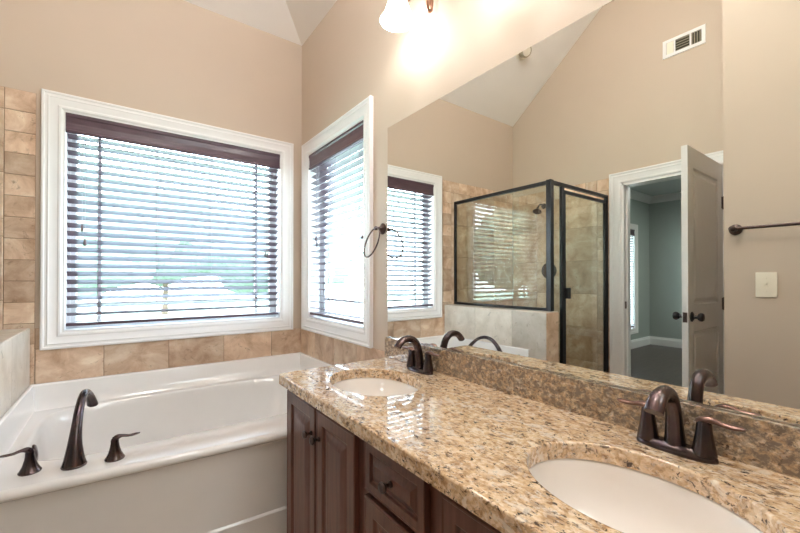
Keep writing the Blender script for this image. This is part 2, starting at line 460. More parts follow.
# shower surround: small square border, large field
def surround(u_edge, u_far, sgn, ztop, corner_gap):
    c = []
    s = 0.1115
    k = 0
    z = ztop
    while z > 0.02:                                   # border column at the free edge
        a, b = u_edge, u_edge + sgn * 0.119
        c.append((min(a, b), max(a, b), max(0, z - s), z)); z -= s
    u = u_edge + sgn * 0.119
    while (u_far - u) * sgn > 0.01:                   # border row on top
        u2 = u + sgn * min(s, (u_far - u) * sgn)
        c.append((min(u, u2), max(u, u2), ztop - s, ztop)); u = u2
    u = u_edge + sgn * 0.119
    while (u_far - u) * sgn > 0.01:
        u2 = u + sgn * min(0.33, (u_far - u) * sgn); z = ztop - s
        while z > 0.02:
            c.append((min(u, u2), max(u, u2), max(0, z - .33), z)); z -= .33
        u = u2
    return c
tiles('wall_back_shower_tile', surround(-0.371, XL + .011, -1, 2.24, 0), mb, 'tile', 'grout')
ml = lambda u, v, h: (XL + h, u, v)
tiles('wall_left_shower_tile', surround(1.672, YB - .011, 1, 2.20, 0), ml, 'tile', 'grout')
# low tiled wall between bathtub and shower
PX0, PX1, PYE, PZ = -0.560, -0.389, 1.640, 0.990
pw = struct(empty('wall_pony', (0, 0, 0)))
bm = bmesh.new(); box(bm, PX0 + .01, PX1 - .01, PYE + .01, YB - .011, 0, PZ - .01); obj('wall_core', bm, 'grout_pale', pw)
def cells_grid(u0, u1, v0, v1, s, from_hi_v=True, from_hi_u=False):
    c = []; u = u1 if from_hi_u else u0
    while (u > u0 + .01) if from_hi_u else (u < u1 - .01):
        un = max(u0, u - s) if from_hi_u else min(u1, u + s)
        v = v1
        while v > v0 + .01:
            vn = max(v0, v - s); c.append((min(u, un), max(u, un), vn, v)); v = vn
        u = un
    return c
for nm, cl, mpf, mt in (('tub_side_tile', cells_grid(PYE, YB - .0095, 0, PZ - .001, .405, True, True), lambda u, v, h: (PX1 - .010 + h, u, v), 'tile_pale'),
                    ('shower_side_tile', cells_grid(PYE, YB - .012, 0, PZ - .001, .405), lambda u, v, h: (PX0 + .010 - h, u, v), 'tile_pale'),
                    ('end_tile', cells_grid(PX0 + .001, PX1 - .001, 0, PZ - .001, .405), lambda u, v, h: (u, PYE + .010 - h, v), 'tile'),
                    ('top_tile', [(PX0, PX1, PYE + i * .28, min(PYE + (i + 1) * .28, YB - .012)) for i in range(4)] + [(PX0, PX1, PYE + 1.12, YB - .012)][:0], lambda u, v, h: (u, v, PZ - .010 + h), 'tile_pale')):
    o = tiles(nm, cl, mpf, mt, 'grout_pale', kind=False); o.parent = pw

# ------------------------------------------------------------------ windows
CASE = [(0, 0), (0, 0.020), (0.004, 0.024), (0.012, 0.024), (0.016, 0.020), (0.024, 0.019), (0.030, 0.0215), (0.036, 0.0175), (0.066, 0.0125), (0.072, 0.015), (0.080, 0.0135), (0.086, 0.008), (0.090, 0.006), (0.090, 0)]
def window(name, rc, mp, depth, muntins, casing_w=0.09, prairie=True):
    """mp(u,v,h): h>0 into the room, h<0 outwards"""
    w = struct(empty(name))
    u0, u1, v0, v1 = rc; cw = casing_w
    bm = bmesh.new()
    pr = [(d * cw / 0.09, h) for d, h in CASE]
    sweep_frame(bm, (u0 - cw, u1 + cw, v0 - cw, v1 + cw), pr, mp)
    obj('window_casing', bm, 'trim', w, smooth=25)
    bm = bmesh.new()                                      # jamb liner
    sweep_frame(bm, (u0, u1, v0, v1), [(0, 0.006), (0.006, 0.006), (0.006, -depth), (0, -depth)], mp)
    obj('window_jamb', bm, 'trim', w)
    bm = bmesh.new()                                      # sash
    i = 0.006; sw = 0.046; d0 = -depth + 0.03
    sweep_frame(bm, (u0 + i, u1 - i, v0 + i, v1 - i), [(0, d0 - .03), (0, d0), (0.016, d0), (0.018, d0 - .008), (sw - .008, d0 - .010), (sw, d0 - .018), (sw, d0 - .03)], mp)
    obj('window_sash', bm, 'sash', w)
    bm = bmesh.new()
    def bar(a0, a1, b0, b1):
        rs = [[Vector(mp(x, y, h)) for x, y in rect(a0, a1, b0, b1)] for h in (d0 - .028, d0 - .012)]
        rings(bm, rs)
    for k, p in muntins:
        if k == 'v': bar(p - .009, p + .009, v0 + i + sw - .004, v1 - i - sw + .004)
        else: bar(u0 + i + sw - .004, u1 - i - sw + .004, p - .009, p + .009)
    if muntins: obj('muntin_grid', bm, 'sash', w)
    bm = bmesh.new()
    rs = [[Vector(mp(x, y, h)) for x, y in rect(u0 + i + sw - .006, u1 - i - sw + .006, v0 + i + sw - .006, v1 - i - sw + .006)] for h in (d0 - .024, d0 - .020)]
    rings(bm, rs); obj('window_pane', bm, 'glass', w)
    return w
window('window_1', WB, mb, 0.12, [('v', -0.108), ('v', 0.80), ('h', 2.035), ('h', 1.10)])
window('window_2', WS, mr, 0.12, [('v', 1.96), ('v', 2.51), ('h', 2.035), ('h', 1.10)])

# ------------------------------------------------------------------ venetian blinds
def blind(name, rc, mp, label, tilt, cords, tassels, base_h=-0.030, pitch=0.0455, val_h=0.108, mat='blindwood', detail=True, slw=0.050, flatten=4, vary=0):
    u0, u1, v0, v1 = rc
    b = empty(name); tag(b, label, 'window blind')
    bm = bmesh.new()                                       # valance with moulded face
    prof = [(v1, base_h - .01), (v1, base_h + .032), (v1 - .008, base_h + .036), (v1 - .018, base_h + .036), (v1 - .024, base_h + .032), (v1 - val_h * .5, base_h + .030), (v1 - val_h + .018, base_h + .032), (v1 - val_h + .012, base_h + .036), (v1 - val_h + .003, base_h + .036), (v1 - val_h, base_h + .032), (v1 - val_h, base_h + .018), (v1 - val_h + .05, base_h + .016), (v1 - .01, base_h - .01)]
    rings(bm, [[Vector(mp(u, z, h)) for z, h in prof] for u in (u0, u1)])
    obj('valance', bm, mat, b)
    zb = v0 + 0.050; zt = v1 - val_h - 0.012
    n = int((zt - zb) / pitch); bm = bmesh.new()
    for k in range(n + 1):
        z = zt - k * pitch
        left = n - k
        tl = tilt * (0.25 + 0.75 * min(1, left / flatten)) if left < flatten else tilt
        ring0 = []
        R = random.uniform(-.6, .6)
        if vary: tl = (vary - math.degrees(math.atan2(z - CAM_H, 3.0))) * (1.0 if left >= flatten else (0.65 + 0.35 * left / flatten))
        tt = math.radians(tl + R)
        prof = []
        for s, dz in ((-.5, 0), (-.25, .0012), (0, .0016), (.25, .0012), (.5, 0), (.5, -.0028), (.25, -.0016), (0, -.0012), (-.25, -.0016), (-.5, -.0028)):
            x = s * slw; zz = dz
            prof.append((base_h + x * math.cos(tt) - zz * math.sin(tt), z + x * math.sin(tt) + zz * math.cos(tt)))
        rings(bm, [[Vector(mp(u, zz, hh)) for hh, zz in prof] for u in (u0 + .006, u1 - .006)])
    obj('slat_stack', bm, mat, b, smooth=35)
    bm = bmesh.new()
    for s in (0,):
        rs = [[Vector(mp(u, zz, hh)) for hh, zz in ((base_h - .026, v0 + .022), (base_h + .026, v0 + .022), (base_h + .026, v0 + .038), (base_h - .026, v0 + .038))] for u in (u0 + .005, u1 - .005)]
        rings(bm, rs)
    obj('bottom_rail', bm, mat, b)
    if detail:
        for c in cords:
            bm = bmesh.new()
            for hh in (base_h + slw * .5 + .002, base_h - slw * .5 - .002):
                tube(bm, [mp(c, v0 + .03, hh), mp(c, v1 - val_h + .02, hh)], 0.0009, 6)
            obj('ladder_cord', bm, 'cord', b)
        for c, z, tm in tassels:
            bm = bmesh.new(); hh = base_h + slw * .5 + .008
            tube(bm, [mp(c, z + .01, hh), mp(c, v1 - val_h + .01, hh)], 0.0010, 6)
            pc = obj('pull_cord', bm, 'cord', b)
            bm = bmesh.new()
            lathe(bm, [(0.001, .018), (0.0035, .017), (0.005, .008), (0.0075, -.010), (0.0080, -.018), (0.006, -.022), (0.001, -.023)], 14, mp(c, z, hh))
            obj('tassel', bm, tm, pc, smooth=True)
    return b
blind('window_blind', (WB[0] + .008, WB[1] - .008, WB[2] + .006, WB[3] - .006), mb, 'dark purple-brown wooden venetian blind in the large window above the bathtub',
      20, [-0.112, 0.176, 0.481, 0.769], [(-0.181, 1.539, 'cord'), (-0.168, 1.457, 'cord'), (0.835, 1.43, 'blindwood'), (0.850, 1.42, 'blindwood')], vary=29)
blind('window_blind', (WS[0] + .008, WS[1] - .008, WS[2] + .006, WS[3] - .006), mr, 'dark wooden venetian blind in the narrow side window beside the towel ring',
      11, [2.45, 2.204, 2.005, 1.90], [(2.50, 1.54, 'blindwood'), (2.485, 1.50, 'blindwood'), (1.862, 1.50, 'blindwood')], pitch=0.0455)

# ------------------------------------------------------------------ door trim, door
tr = struct(empty('trim_door_casing'))
bm = bmesh.new()
def ucase(bm, y0, y1, z1, cw, mp):
    for d_, h_ in ():
        pass
    rs = []
    for d, h in [(dd * cw / 0.09, hh) for dd, hh in CASE]:
        rs.append([Vector(mp(*p, h)) for p in ((y0 - cw + d, 0.0), (y0 - cw + d, z1 + cw - d), (y1 + cw - d, z1 + cw - d), (y1 + cw - d, 0.0))])
    rings(bm, rs, False, False, closed=False)
ucase(bm, DO[0], DO[1], DO[3], 0.105, ml)
obj('casing', bm, 'trim', tr, smooth=25)
bm = bmesh.new()
box(bm, XL - .13, XL + .004, DO[1] - .018, DO[1], 0, DO[3]); box(bm, XL - .13, XL + .004, DO[0], DO[0] + .012, 0, DO[3]); box(bm, XL - .13, XL + .004, DO[0], DO[1], DO[3] - .018, DO[3])
box(bm, XL - .07, XL - .045, DO[1] - .030, DO[1] - .016, 0, DO[3] - .01)
obj('door_jamb', bm, 'trim', tr)
bm = bmesh.new(); box(bm, XL - .040, XL - .010, DO[1] - .021, DO[1] - .017, 0.975, 1.04); obj('strike_plate', bm, 'darkbronze', tr)

dr = struct(empty('door_1', (XL + .008, 0.846, 0.0), (0, 0, math.radians(0.3))))
DW, DH, DT = 0.750, 2.120, 0.035
bm = bmesh.new()
mold = [(0, 0), (0.003, -.001), (0.012, -.012), (0.024, -.013), (0.048, -.003), (0.054, -.003)]
pans = [(0.105, DW - .105, 0.24, 0.90), (0.105, DW - .105, 1.07, DH - .13)]
for side in (0, 1):
    yy = 0.0 if side == 0 else DT
    sg = -1 if side == 0 else 1
    mpd = lambda u, v, h, yy=yy, sg=sg: (u, yy + sg * h, v)
    vs = [rect(*p) for p in pans]
    t = bmesh.new()
    lo = [rect(0, DW, 0.008, DH)] + vs
    V = []; Ed = []; F = []
    for lp in lo:
        s = len(V); V += [Vector(p) for p in lp]; Ed += [(s + i, s + (i + 1) % 4) for i in range(4)]
    r = geometry.delaunay_2d_cdt(V, Ed, [], 0, 1e-6)
    bv = [t.verts.new(mpd(p.x, p.y, 0)) for p in r[0]]
    for f in r[2]:
        c = sum((r[0][i] for i in f), Vector((0, 0))) / len(f)
        if not any(inside(c, lp) for lp in lo[1:]): t.faces.new([bv[i] for i in f])
    merge(bm, t)
    for p in pans: panel_face(bm, p, mold, mpd)
rings(bm, [[Vector((x, y, z)) for x, z in rect(0, DW, 0.008, DH)] for y in (0, DT)], False, False)
obj('door_slab', bm, 'doorpaint', dr, smooth=20)
for side in (-1, 1):
    y0 = 0 if side < 0 else DT
    bm = bmesh.new()
    lathe(bm, [(0.001, 0), (0.033, 0.0), (0.033, .004), (0.024, .010), (0.012, .014), (0.011, .030), (0.020, .036), (0.027, .046), (0.028, .056), (0.022, .065), (0.001, .069)], 28, (DW - .062, y0, 1.0), (0, side, 0))
    obj('door_knob', bm, 'blackmetal', dr, smooth=True)
bm = bmesh.new(); box(bm, DW - .0005, DW + .0015, .005, DT - .005, .965, 1.03); box(bm, DW, DW + .008, .012, DT - .012, .988, 1.008, .002)
obj('latch_plate', bm, 'darkbronze', dr)
for z in (0.25, 1.06, 1.83):
    bm = bmesh.new(); lathe(bm, [(0.001, -.05), (.006, -.05), (.006, .05), (.001, .05)], 12, (-.004, -.006, z)); box(bm, -.002, .030, -.0018, .0005, z - .045, z + .045)
    obj('hinge', bm, 'darkbronze', dr)

# ------------------------------------------------------------------ bedroom behind the door
BX0, BX1, BY0, BY1, BZ = -5.91, XL - .12, -1.2, 2.95, 2.80
bm = bmesh.new(); box(bm, BX0 - .1, BX1, BY0 - .1, BY1 + .1, -.12, -.004); struct(obj('floor_bedroom', bm, 'floorwood'))
bm = bmesh.new(); box(bm, BX0 - .1, BX1, BY0 - .1, BY1 + .1, BZ, BZ + .1); struct(obj('ceiling_bedroom', bm, 'bedceil'))
bm = bmesh.new(); box(bm, BX0 - .1, BX0, BY0 - .1, BY1, 0, BZ); struct(obj('wall_bedroom_far', bm, 'bedwall'))
bm = bmesh.new(); box(bm, BX0, BX1, BY0 - .1, BY0, 0, BZ); struct(obj('wall_bedroom_front', bm, 'bedwall'))
WB3 = (-5.26, -4.55, 0.35, 2.14)
wall_xz('wall_bedroom_window', BY1, BY1 + WT, rect(BX0 - .1, BX1, 0, BZ), [rect(*WB3)], 'bedwall')
bm = bmesh.new(); plate(bm, [(BY0, 0), (DO[0], 0), (DO[0], DO[3]), (DO[1], DO[3]), (DO[1], 0), (BY1, 0), (BY1, BZ), (BY0, BZ)], [], lambda u, v, h: (h, u, v), BX1 - .004, BX1)
struct(obj('wall_bedroom_door', bm, 'bedwall'))
mbw = lambda u, v, h: (u, BY1 - h, v)
window('window_3', WB3, mbw, 0.12, [])
blind('window_blind', (WB3[0] + .008, WB3[1] - .008, WB3[2] + .006, WB3[3] - .006), mbw, 'dark slatted blind in the bedroom window seen through the open door in the mirror', 15, [], [], detail=False, flatten=2)
bm = bmesh.new(); crown = [(0, 0), (0, -.12), (.012, -.12), (.02, -.10), (.075, -.03), (.09, -.02), (.09, 0)]
rings(bm, [[Vector((BX0 + a, y, BZ + c)) for a, c in crown] for y in (BY0, BY1)]); rings(bm, [[Vector((x, BY1 - a, BZ + c)) for a, c in crown] for x in (BX0, BX1)])
struct(obj('trim_bedroom_crown', bm, 'trim'))
bm = bmesh.new(); bp = [(0, 0), (.018, 0), (.018, .115), (.012, .13), (.010, .15), (0, .155)]
rings(bm, [[Vector((BX0 + a, y, c)) for a, c in bp] for y in (BY0, BY1)]); rings(bm, [[Vector((x, BY1 - a, c)) for a, c in bp] for x in (BX0, BX1)])
struct(obj('baseboard_bedroom', bm, 'trim'))
bm = bmesh.new(); lathe(bm, [(.09, 0), (.095, -.004), (.078, -.010), (.070, -.004), (.062, .0)], 32, (-4.62, 2.36, BZ), cap0=False, cap1=False); lathe(bm, [(.064, -.002), (.001, -.002)], 32, (-4.62, 2.36, BZ), cap0=False)
o = obj('recessed_light', bm, 'dark', None, smooth=True); tag(o, 'small round recessed light in the bedroom ceiling seen in the mirror', 'ceiling light')

# ------------------------------------------------------------------ bathtub
tub = empty('bathtub', (0, 0, 0)); tag(tub, 'white acrylic alcove bathtub under the large window', 'bathtub')
TX0, TX1, TY1, TZ, TF = PX1 + .002, XR - .012, YB - .012, 0.560, 0.690
def yfront(x): return 1.722 - 0.055 * x - 0.014 * math.sin(PI * min(1, max(0, (x + .4) / 1.5)))
bm = bmesh.new()
N = 128
cxm, cym = (TX0 + TX1) / 2 + .01, 2.285
def outer_pt(a, inset=0.0):
    dx, dy = math.cos(a), math.sin(a); best = 1e9
    x0, x1, y1 = TX0 + .022 + inset, TX1 - .022 - inset, TY1 - .055 - inset
    for k in range(3):
        if dx > 0: t = (x1 - cxm) / dx
        elif dx < 0: t = (x0 - cxm) / dx
        else: t = 1e9
        ty = (y1 - cym) / dy if dy > 0 else ((yfront(cxm + dx * (best if best < 1e8 else .5)) + .024 + inset - cym) / dy if dy < 0 else 1e9)
        best = min(t, ty)
    return cxm + dx * best, cym + dy * best
def sup(a, rx, ry, e=4.2, cx=None, cy=None):
    c, s = math.cos(a), math.sin(a)
    r = (abs(c / rx) ** e + abs(s / ry) ** e) ** (-1 / e)
    return (cxm if cx is None else cx) + r * c, (cym if cy is None else cy) + r * s
angs = sorted(set([2 * PI * i / N for i in range(N)] + [math.atan2(TY1 - .055 - cym, TX1 - .022 - cxm), math.atan2(TY1 - .055 - cym, TX0 + .022 - cxm),
        math.atan2(yfront(TX0) + .024 - cym, TX0 + .022 - cxm) % (2 * PI), math.atan2(yfront(TX1) + .024 - cym, TX1 - .022 - cxm) % (2 * PI)]))
R = [[(*outer_pt(a), TZ) for a in angs]]
RX, RY = 0.690, 0.402
for rx, ry, z, cy, e in ((RX, RY, TZ, cym + .022, 5.5), (RX - .008, RY - .008, TZ - .003, cym + .022, 5.2), (RX - .016, RY - .014, TZ - .014, cym + .022, 5), (RX - .022, RY - .02, TZ - .05, cym + .022, 4.6),
                         (RX - .05, RY - .045, TZ - .20, cym + .02, 4.2), (RX - .085, RY - .075, TZ - .34, cym + .02, 3.8), (RX - .13, RY - .11, TZ - .40, cym + .02, 3.4), (RX - .22, RY - .2, TZ - .425, cym + .02, 3), (RX - .45, RY - .33, TZ - .43, cym + .02, 2.4)):
    R.append([(*sup(a, rx, ry, e, None, cy), z) for a in angs])
rings(bm, [[Vector(p) for p in r] for r in R], False, True)
# raised flange against pony wall, back wall and mirror wall
fl = [(0.0, TF), (0.006, TF), (0.011, TF - .004), (0.012, TF - .010), (0.018, TF - .08), (0.022, TZ + .006), (0.026, TZ)]
fb = [(0.0, TF), (0.006, TF), (0.012, TF - .004), (0.015, TF - .012), (0.034, TF - .08), (0.050, TZ + .008), (0.062, TZ)]
rs = []
for (d, z), (d2, z2) in zip(fl, fb):
    yf0 = yfront(TX0) + .045
    rs.append([Vector((TX0 + d, yf0, z)), Vector((TX0 + d, TY1 - d2, z2)), Vector((TX1 - d, TY1 - d2, z2)), Vector((TX1 - d, yf0 - .03, z))])
rings(bm, rs, False, False, closed=False)
for sx, d in ((TX0, 1), (TX1, -1)):                       # front ends of the flange
    yf0 = yfront(TX0) + .045 - (.03 if d < 0 else 0)
    bm.faces.new([bm.verts.new((sx + d * a, yf0, z)) for a, z in fl] + [bm.verts.new((sx, yf0, TZ))])
# rolled front lip
xs_ = [TX0 + (TX1 - TX0) * i / 32 for i in range(33)]
lip = [(0.040, TZ), (0.022, TZ), (0.012, TZ - .003), (0.004, TZ - .010), (0.0, TZ - .020), (0.002, TZ - .030), (0.010, TZ - .036), (0.022, TZ - .037)]
lip = [(0.034, TZ - .0006), (0.028, TZ - .0005), (0.022, TZ - .0004)] + lip[2:]
rings(bm, [[Vector((x, yfront(x) + d, z)) for x in xs_] for d, z in lip], False, False, closed=False)
obj('tub_shell', bm, 'acrylic', tub, smooth=50)
bm = bmesh.new()
apr = [(0.014, TZ - .034), (0.016, TZ - .05), (0.016, 0.216), (0.011, 0.211), (0.008, 0.206), (0.008, 0.0), (0.04, 0.0)]
rings(bm, [[Vector((x, yfront(x) + d, z)) for x in xs_] for d, z in apr], False, False, closed=False)
obj('apron_panel', bm, 'acrylic', tub, smooth=30)
bm = bmesh.new()
lathe(bm, [(0.001, 0.012), (0.012, 0.012), (0.016, .010), (0.034, .008), (0.039, .004), (0.040, 0)], 32, (-0.300, 2.235, 0.498), (1, 0, 0.12)); o = obj('overflow_plate', bm, 'bronze', tub, smooth=True)
bm = bmesh.new(); lathe(bm, [(.035, 0), (.034, .004), (.02, .005), (.001, .006)], 24, (-.02, 2.3, TZ - .43)); obj('drain', bm, 'bronze', tub, smooth=True)

# deck mounted tub faucet: spout and two lever handles
tf = empty('tub_faucet', (-0.139, 1.835, TZ)); tag(tf, 'oil rubbed bronze tub faucet with arched spout and two lever handles on the bathtub deck', 'faucet')
bm = bmesh.new()
P = spline([(0, 0, 0.0, .036, 1), (0, .001, .006, .036, 1), (0, .005, .035, .029, 1), (.001, .016, .080, .0215, 1), (.004, .038, .130, .0170, 1), (.008, .072, .178, .0150, 1), (.014, .118, .214, .0142, 1.0), (.020, .180, .223, .0142, .9), (.027, .242, .202, .0150, .8), (.034, .296, .158, .0185, .75), (.037, .318, .134, .0205, .72)], 72)
tube(bm, [p[:3] for p in P], [p[3] for p in P], 24, [p[4] for p in P], up=(0, 1, 0))
obj('spout', bm, 'bronze', tf, smooth=True)
bm = bmesh.new(); lathe(bm, [(.001, .0), (.0375, .0), (.038, .004), (.036, .007)], 32, (0, 0, 0)); obj('spout_base', bm, 'darkbronze', tf, smooth=True)
def tub_handle(loc, ang):
    bm = bmesh.new()
    lathe(bm, [(.001, 0), (.031, 0), (.032, .004), (.028, .010), (.021, .025), (.0155, .045), (.013, .062), (.013, .072), (.010, .078), (.001, .080)], 28, loc)
    h = obj('handle', bm, 'bronze', tf, smooth=True)
    bm = bmesh.new(); c, s = math.cos(ang), math.sin(ang)
    Q = spline([(0, .074, .012, 1), (.010, .082, .012, .8), (.025, .084, .009, .55), (.045, .081, .0085, .5), (.066, .083, .009, .45), (.080, .085, .005, .4)], 24)
    tube(bm, [(loc[0] + q[0] * c, loc[1] + q[0] * s, loc[2] + q[1]) for q in Q], [q[2] for q in Q], 16, [q[3] for q in Q])
    obj('lever', bm, 'bronze', h, smooth=True)
tub_handle((-0.122, 0.033, 0), PI * 1.12)
tub_handle((0.120, -0.022, 0), -0.15)

# ------------------------------------------------------------------ vanity cabinet
CX, CY0, CY1, CZ0, CZ1 = 0.531, -0.012, 1.588, 0.810, 0.850
FX = 0.575
vc = empty('vanity_cabinet', (0, 0, 0)); tag(vc, 'dark cherry double vanity cabinet under the granite countertop', 'cabinet')
bm = bmesh.new()
box(bm, FX, FX + .018, 0.008, 1.566, 0.10, CZ0 - .001, .0015)
box(bm, XR - .020, XR - .004, 0.008, 1.566, 0.10, CZ0 - .001); box(bm, FX + .018, XR - .02, 0.010, .026, 0.10, CZ0 - .001); box(bm, FX + .018, XR - .02, 1.548, 1.564, 0.10, CZ0 - .001)
box(bm, FX + .018, XR - .02, 0.026, 1.548, 0.10, .118)
for y in (.633, .951): box(bm, FX + .018, XR - .02, y - .008, y + .008, .118, CZ0 - .03)
box(bm, FX + .06, XR - .004, 0.012, 1.562, 0.0, 0.11)
obj('carcass', bm, 'cherry', vc)
RAISE = [(0, -.018), (0, -.003), (.003, 0.0), (.007, 0.0), (.009, -.0015), (.044, -.0015), (.047, -.003), (.050, -.0085), (.055, -.010), (.060, -.010), (.066, -.008), (.086, -.0015), (.090, -.0005), (.092, -.0005)]
def front(kind, y0, y1, z0, z1, knob):
    bm = bmesh.new()
    mpf = lambda u, v, h: (FX - .020 - h, u, v)
    k = 1.0 if min(y1 - y0, z1 - z0) > .22 else min(y1 - y0, z1 - z0) / 0.235
    panel_face(bm, (y0, y1, z0, z1), [(d * k, h) for d, h in RAISE], mpf)
    p = obj(kind, bm, 'cherry', vc, smooth=22)
    bm = bmesh.new(); ky, kz = knob
    lathe(bm, [(.001, -.001), (.0085, -.001), (.0085, .003), (.005, .006), (.0048, .014), (.009, .018), (.0135, .022), (.0145, .026), (.012, .031), (.001, .033)], 22, (FX - .0205, ky, kz), (-1, 0, 0))
    obj('knob', bm, 'darkbronze', p, smooth=True)
zt = 0.787
front('door', 1.264, 1.545, 0.13, zt, (1.292, 0.690)); front('door', 0.980, 1.252, 0.13, zt, (1.226, 0.690))
front('door', 0.330, 0.605, 0.13, zt, (0.356, 0.690)); front('door', 0.042, 0.318, 0.13, zt, (0.290, 0.690))
front('drawer', 0.659, 0.923, 0.655, 0.792, (0.791, 0.7235)); front('drawer', 0.659, 0.923, 0.395, 0.637, (0.791, 0.516)); front('drawer', 0.659, 0.923, 0.13, 0.377, (0.791, 0.254))

# ------------------------------------------------------------------ granite countertop with two oval cut-outs
SK = [(0.800, 1.252), (0.797, 0.318)]; SRX, SRY = 0.160, 0.211
ct = empty('countertop', (0, 0, 0)); tag(ct, 'polished tan and brown granite countertop with two oval sink cut-outs on the cherry cabinet', 'countertop')
bm = bmesh.new()
corner = [(CX + .02 - .02 * math.cos(a), CY1 - .02 + .02 * math.sin(a)) for a in [PI / 2 * k / 6 for k in range(7)]]
outer = [(XR - .003, CY0), (XR - .003, CY1)] + corner[::-1] + [(CX, CY0)]
plate(bm, outer, [ellipse(x, y, SRX, SRY, 80) for x, y in SK], lambda u, v, h: (u, v, h), CZ0, CZ1, edge=0.006)
sl = obj('slab', bm, 'granite', ct, smooth=40)
for p in sl.data.polygons:
    if abs(p.normal.z) > .999: p.use_smooth = False
wn_ = sl.modifiers.new('even_normals', 'WEIGHTED_NORMAL'); wn_.keep_sharp = True
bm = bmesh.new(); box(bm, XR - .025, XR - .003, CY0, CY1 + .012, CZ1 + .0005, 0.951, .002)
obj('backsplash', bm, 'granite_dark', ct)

# sinks
def make_sink(x, y, label):
    s = empty('sink', (x, y, CZ0)); tag(s, label, 'sink')
    bm = bmesh.new(); n = 72
    def el(rx, ry, z): return [Vector((rx * math.cos(2 * PI * i / n), ry * math.sin(2 * PI * i / n), z)) for i in range(n)]
    rings(bm, [el(SRX + .024, SRY + .024, -.012), el(SRX + .024, SRY + .024, -.001), el(SRX + .004, SRY + .004, -.001), el(SRX, SRY, -.006), el(SRX - .006, SRY - .006, -.03), el(SRX - .018, SRY - .022, -.07), el(SRX - .042, SRY - .055, -.110),
               el(SRX - .080, SRY - .11, -.137), el(.035, .04, -.146), el(.022, .022, -.149)], False, False)
    obj('basin', bm, 'porcelain', s, smooth=60)
    bm = bmesh.new(); lathe(bm, [(.024, -.150), (.023, -.1455), (.017, -.145), (.015, -.149), (.012, -.146), (.001, -.145)], 24, (0, 0, 0)); obj('drain', bm, 'bronze', s, smooth=True)
    return s
s1 = make_sink(*SK[0], 'oval undermount sink at the end of the vanity nearest the bathtub')
s2 = dup(s1); s2.location = (*SK[1], CZ0); s2['label'] = 'oval undermount sink nearest the viewer in the granite countertop'
for s in (s1, s2): s['group'] = 'undermount sinks in the vanity'

# sink faucets
def make_faucet(label):
    f = empty('sink_faucet', (0, 0, 0)); tag(f, label, 'faucet', 'centerset faucets behind the vanity sinks')
    bm = bmesh.new(); n = 48
    def st(rx, ry, z, dx=0): 
        out = []
        for i in range(n):
            a = 2 * PI * i / n; out.append(Vector((rx * math.cos(a) + dx, (abs(math.sin(a)) ** .75) * math.copysign(1, math.sin(a)) * ry, z)))
        return out
    rings(bm, [st(.027, .080, 0), st(.0275, .0805, .004), st(.026, .079, .009), st(.022, .075, .014), st(.018, .070, .018), st(.012, .055, .020)])
    obj('base_plate', bm, 'bronze', f, smooth=True)
    bm = bmesh.new()
    P = spline([(.002, 0, .010, .0235, 1), (.001, 0, .03, .0205, 1), (-.002, 0, .06, .0180, 1), (-.008, 0, .095, .0160, 1), (-.024, 0, .128, .0155, 1), (-.052, 0, .145, .0160, .92), (-.084, 0, .144, .0170, .82), (-.104, 0, .133, .0185, .72), (-.121, 0, .114, .0190, .66)], 64)
    tube(bm, [p[:3] for p in P], [p[3] for p in P], 28, [p[4] for p in P], up=(-1, 0, 0))
    obj('spout', bm, 'bronze', f, smooth=True)
    for s in (-1, 1):
        bm = bmesh.new(); y0 = s * .055
        lathe(bm, [(.001, .012), (.0235, .012), (.0225, .020), (.0185, .042), (.0152, .064), (.0138, .080), (.0120, .086), (.001, .088)], 28, (.0, y0, 0))
        h = obj('handle', bm, 'bronze', f, smooth=True)
        bm = bmesh.new()
        Q = spline([(-.012, .083, .009, .7), (.002, .090, .0120, .6), (.016, .0905, .0108, .65), (.032, .087, .0098, .58), (.048, .086, .0110, .52), (.062, .087, .0100, .48), (.070, .0875, .0050, .45)], 26)
        tube(bm, [(0, y0 + s * q[0], q[1]) for q in Q], [q[2] for q in Q], 18, [q[3] for q in Q])
        obj('lever', bm, 'warmbronze', h, smooth=True)
    return f
f2 = make_faucet('oil rubbed bronze sink faucet behind the sink nearest the viewer'); f2.location = (1.036, 0.326, CZ1)
f1 = dup(f2); f1.location = (1.036, 1.258, CZ1); f1['label'] = 'oil rubbed bronze sink faucet behind the sink nearest the bathtub'

# mirror
bm = bmesh.new(); box(bm, XR - .007, XR - .001, CY0, 1.600, 0.9525, 2.030)
mo = obj('vanity_mirror', bm, 'mirror'); tag(mo, 'large frameless rectangular mirror above the granite backsplash', 'mirror')

# towel ring
tr_ = empty('towel_ring', (XR, 1.652, 1.513)); tag(tr_, 'dark bronze towel ring on the wall between side window and mirror', 'towel ring')
bm = bmesh.new(); lathe(bm, [(.001, .001), (.030, .001), (.030, .005), (.026, .009), (.018, .013), (.012, .022), (.009, .028), (.009, .036), (.011, .041), (.011, .050), (.008, .054), (.001, .055)], 28, (0, 0, 0), (-1, 0, 0))
obj('post', bm, 'darkbronze', tr_, smooth=True)
bm = bmesh.new(); pts = []
n = 64; r_ = 0.081
rs = []
q = Matrix.Rotation(math.radians(-8), 3, 'Z')
for i in range(n):
    a = 2 * PI * i / n; c = q @ Vector((0, math.sin(a), math.cos(a))); ctr = Vector((-.046, 0.0, .002)) + Matrix.Rotation(math.radians(18), 3, 'Y') @ (Vector((0, 0, -r_)) + c * r_)
    tn = q @ Vector((1, 0, 0))
    rs.append([ctr + (c * math.cos(b) + tn * math.sin(b)) * .0042 for b in [2 * PI * k / 10 for k in range(10)]])
rings(bm, rs + [rs[0]], False, False)
obj('ring', bm, 'darkbronze', tr_, smooth='all')

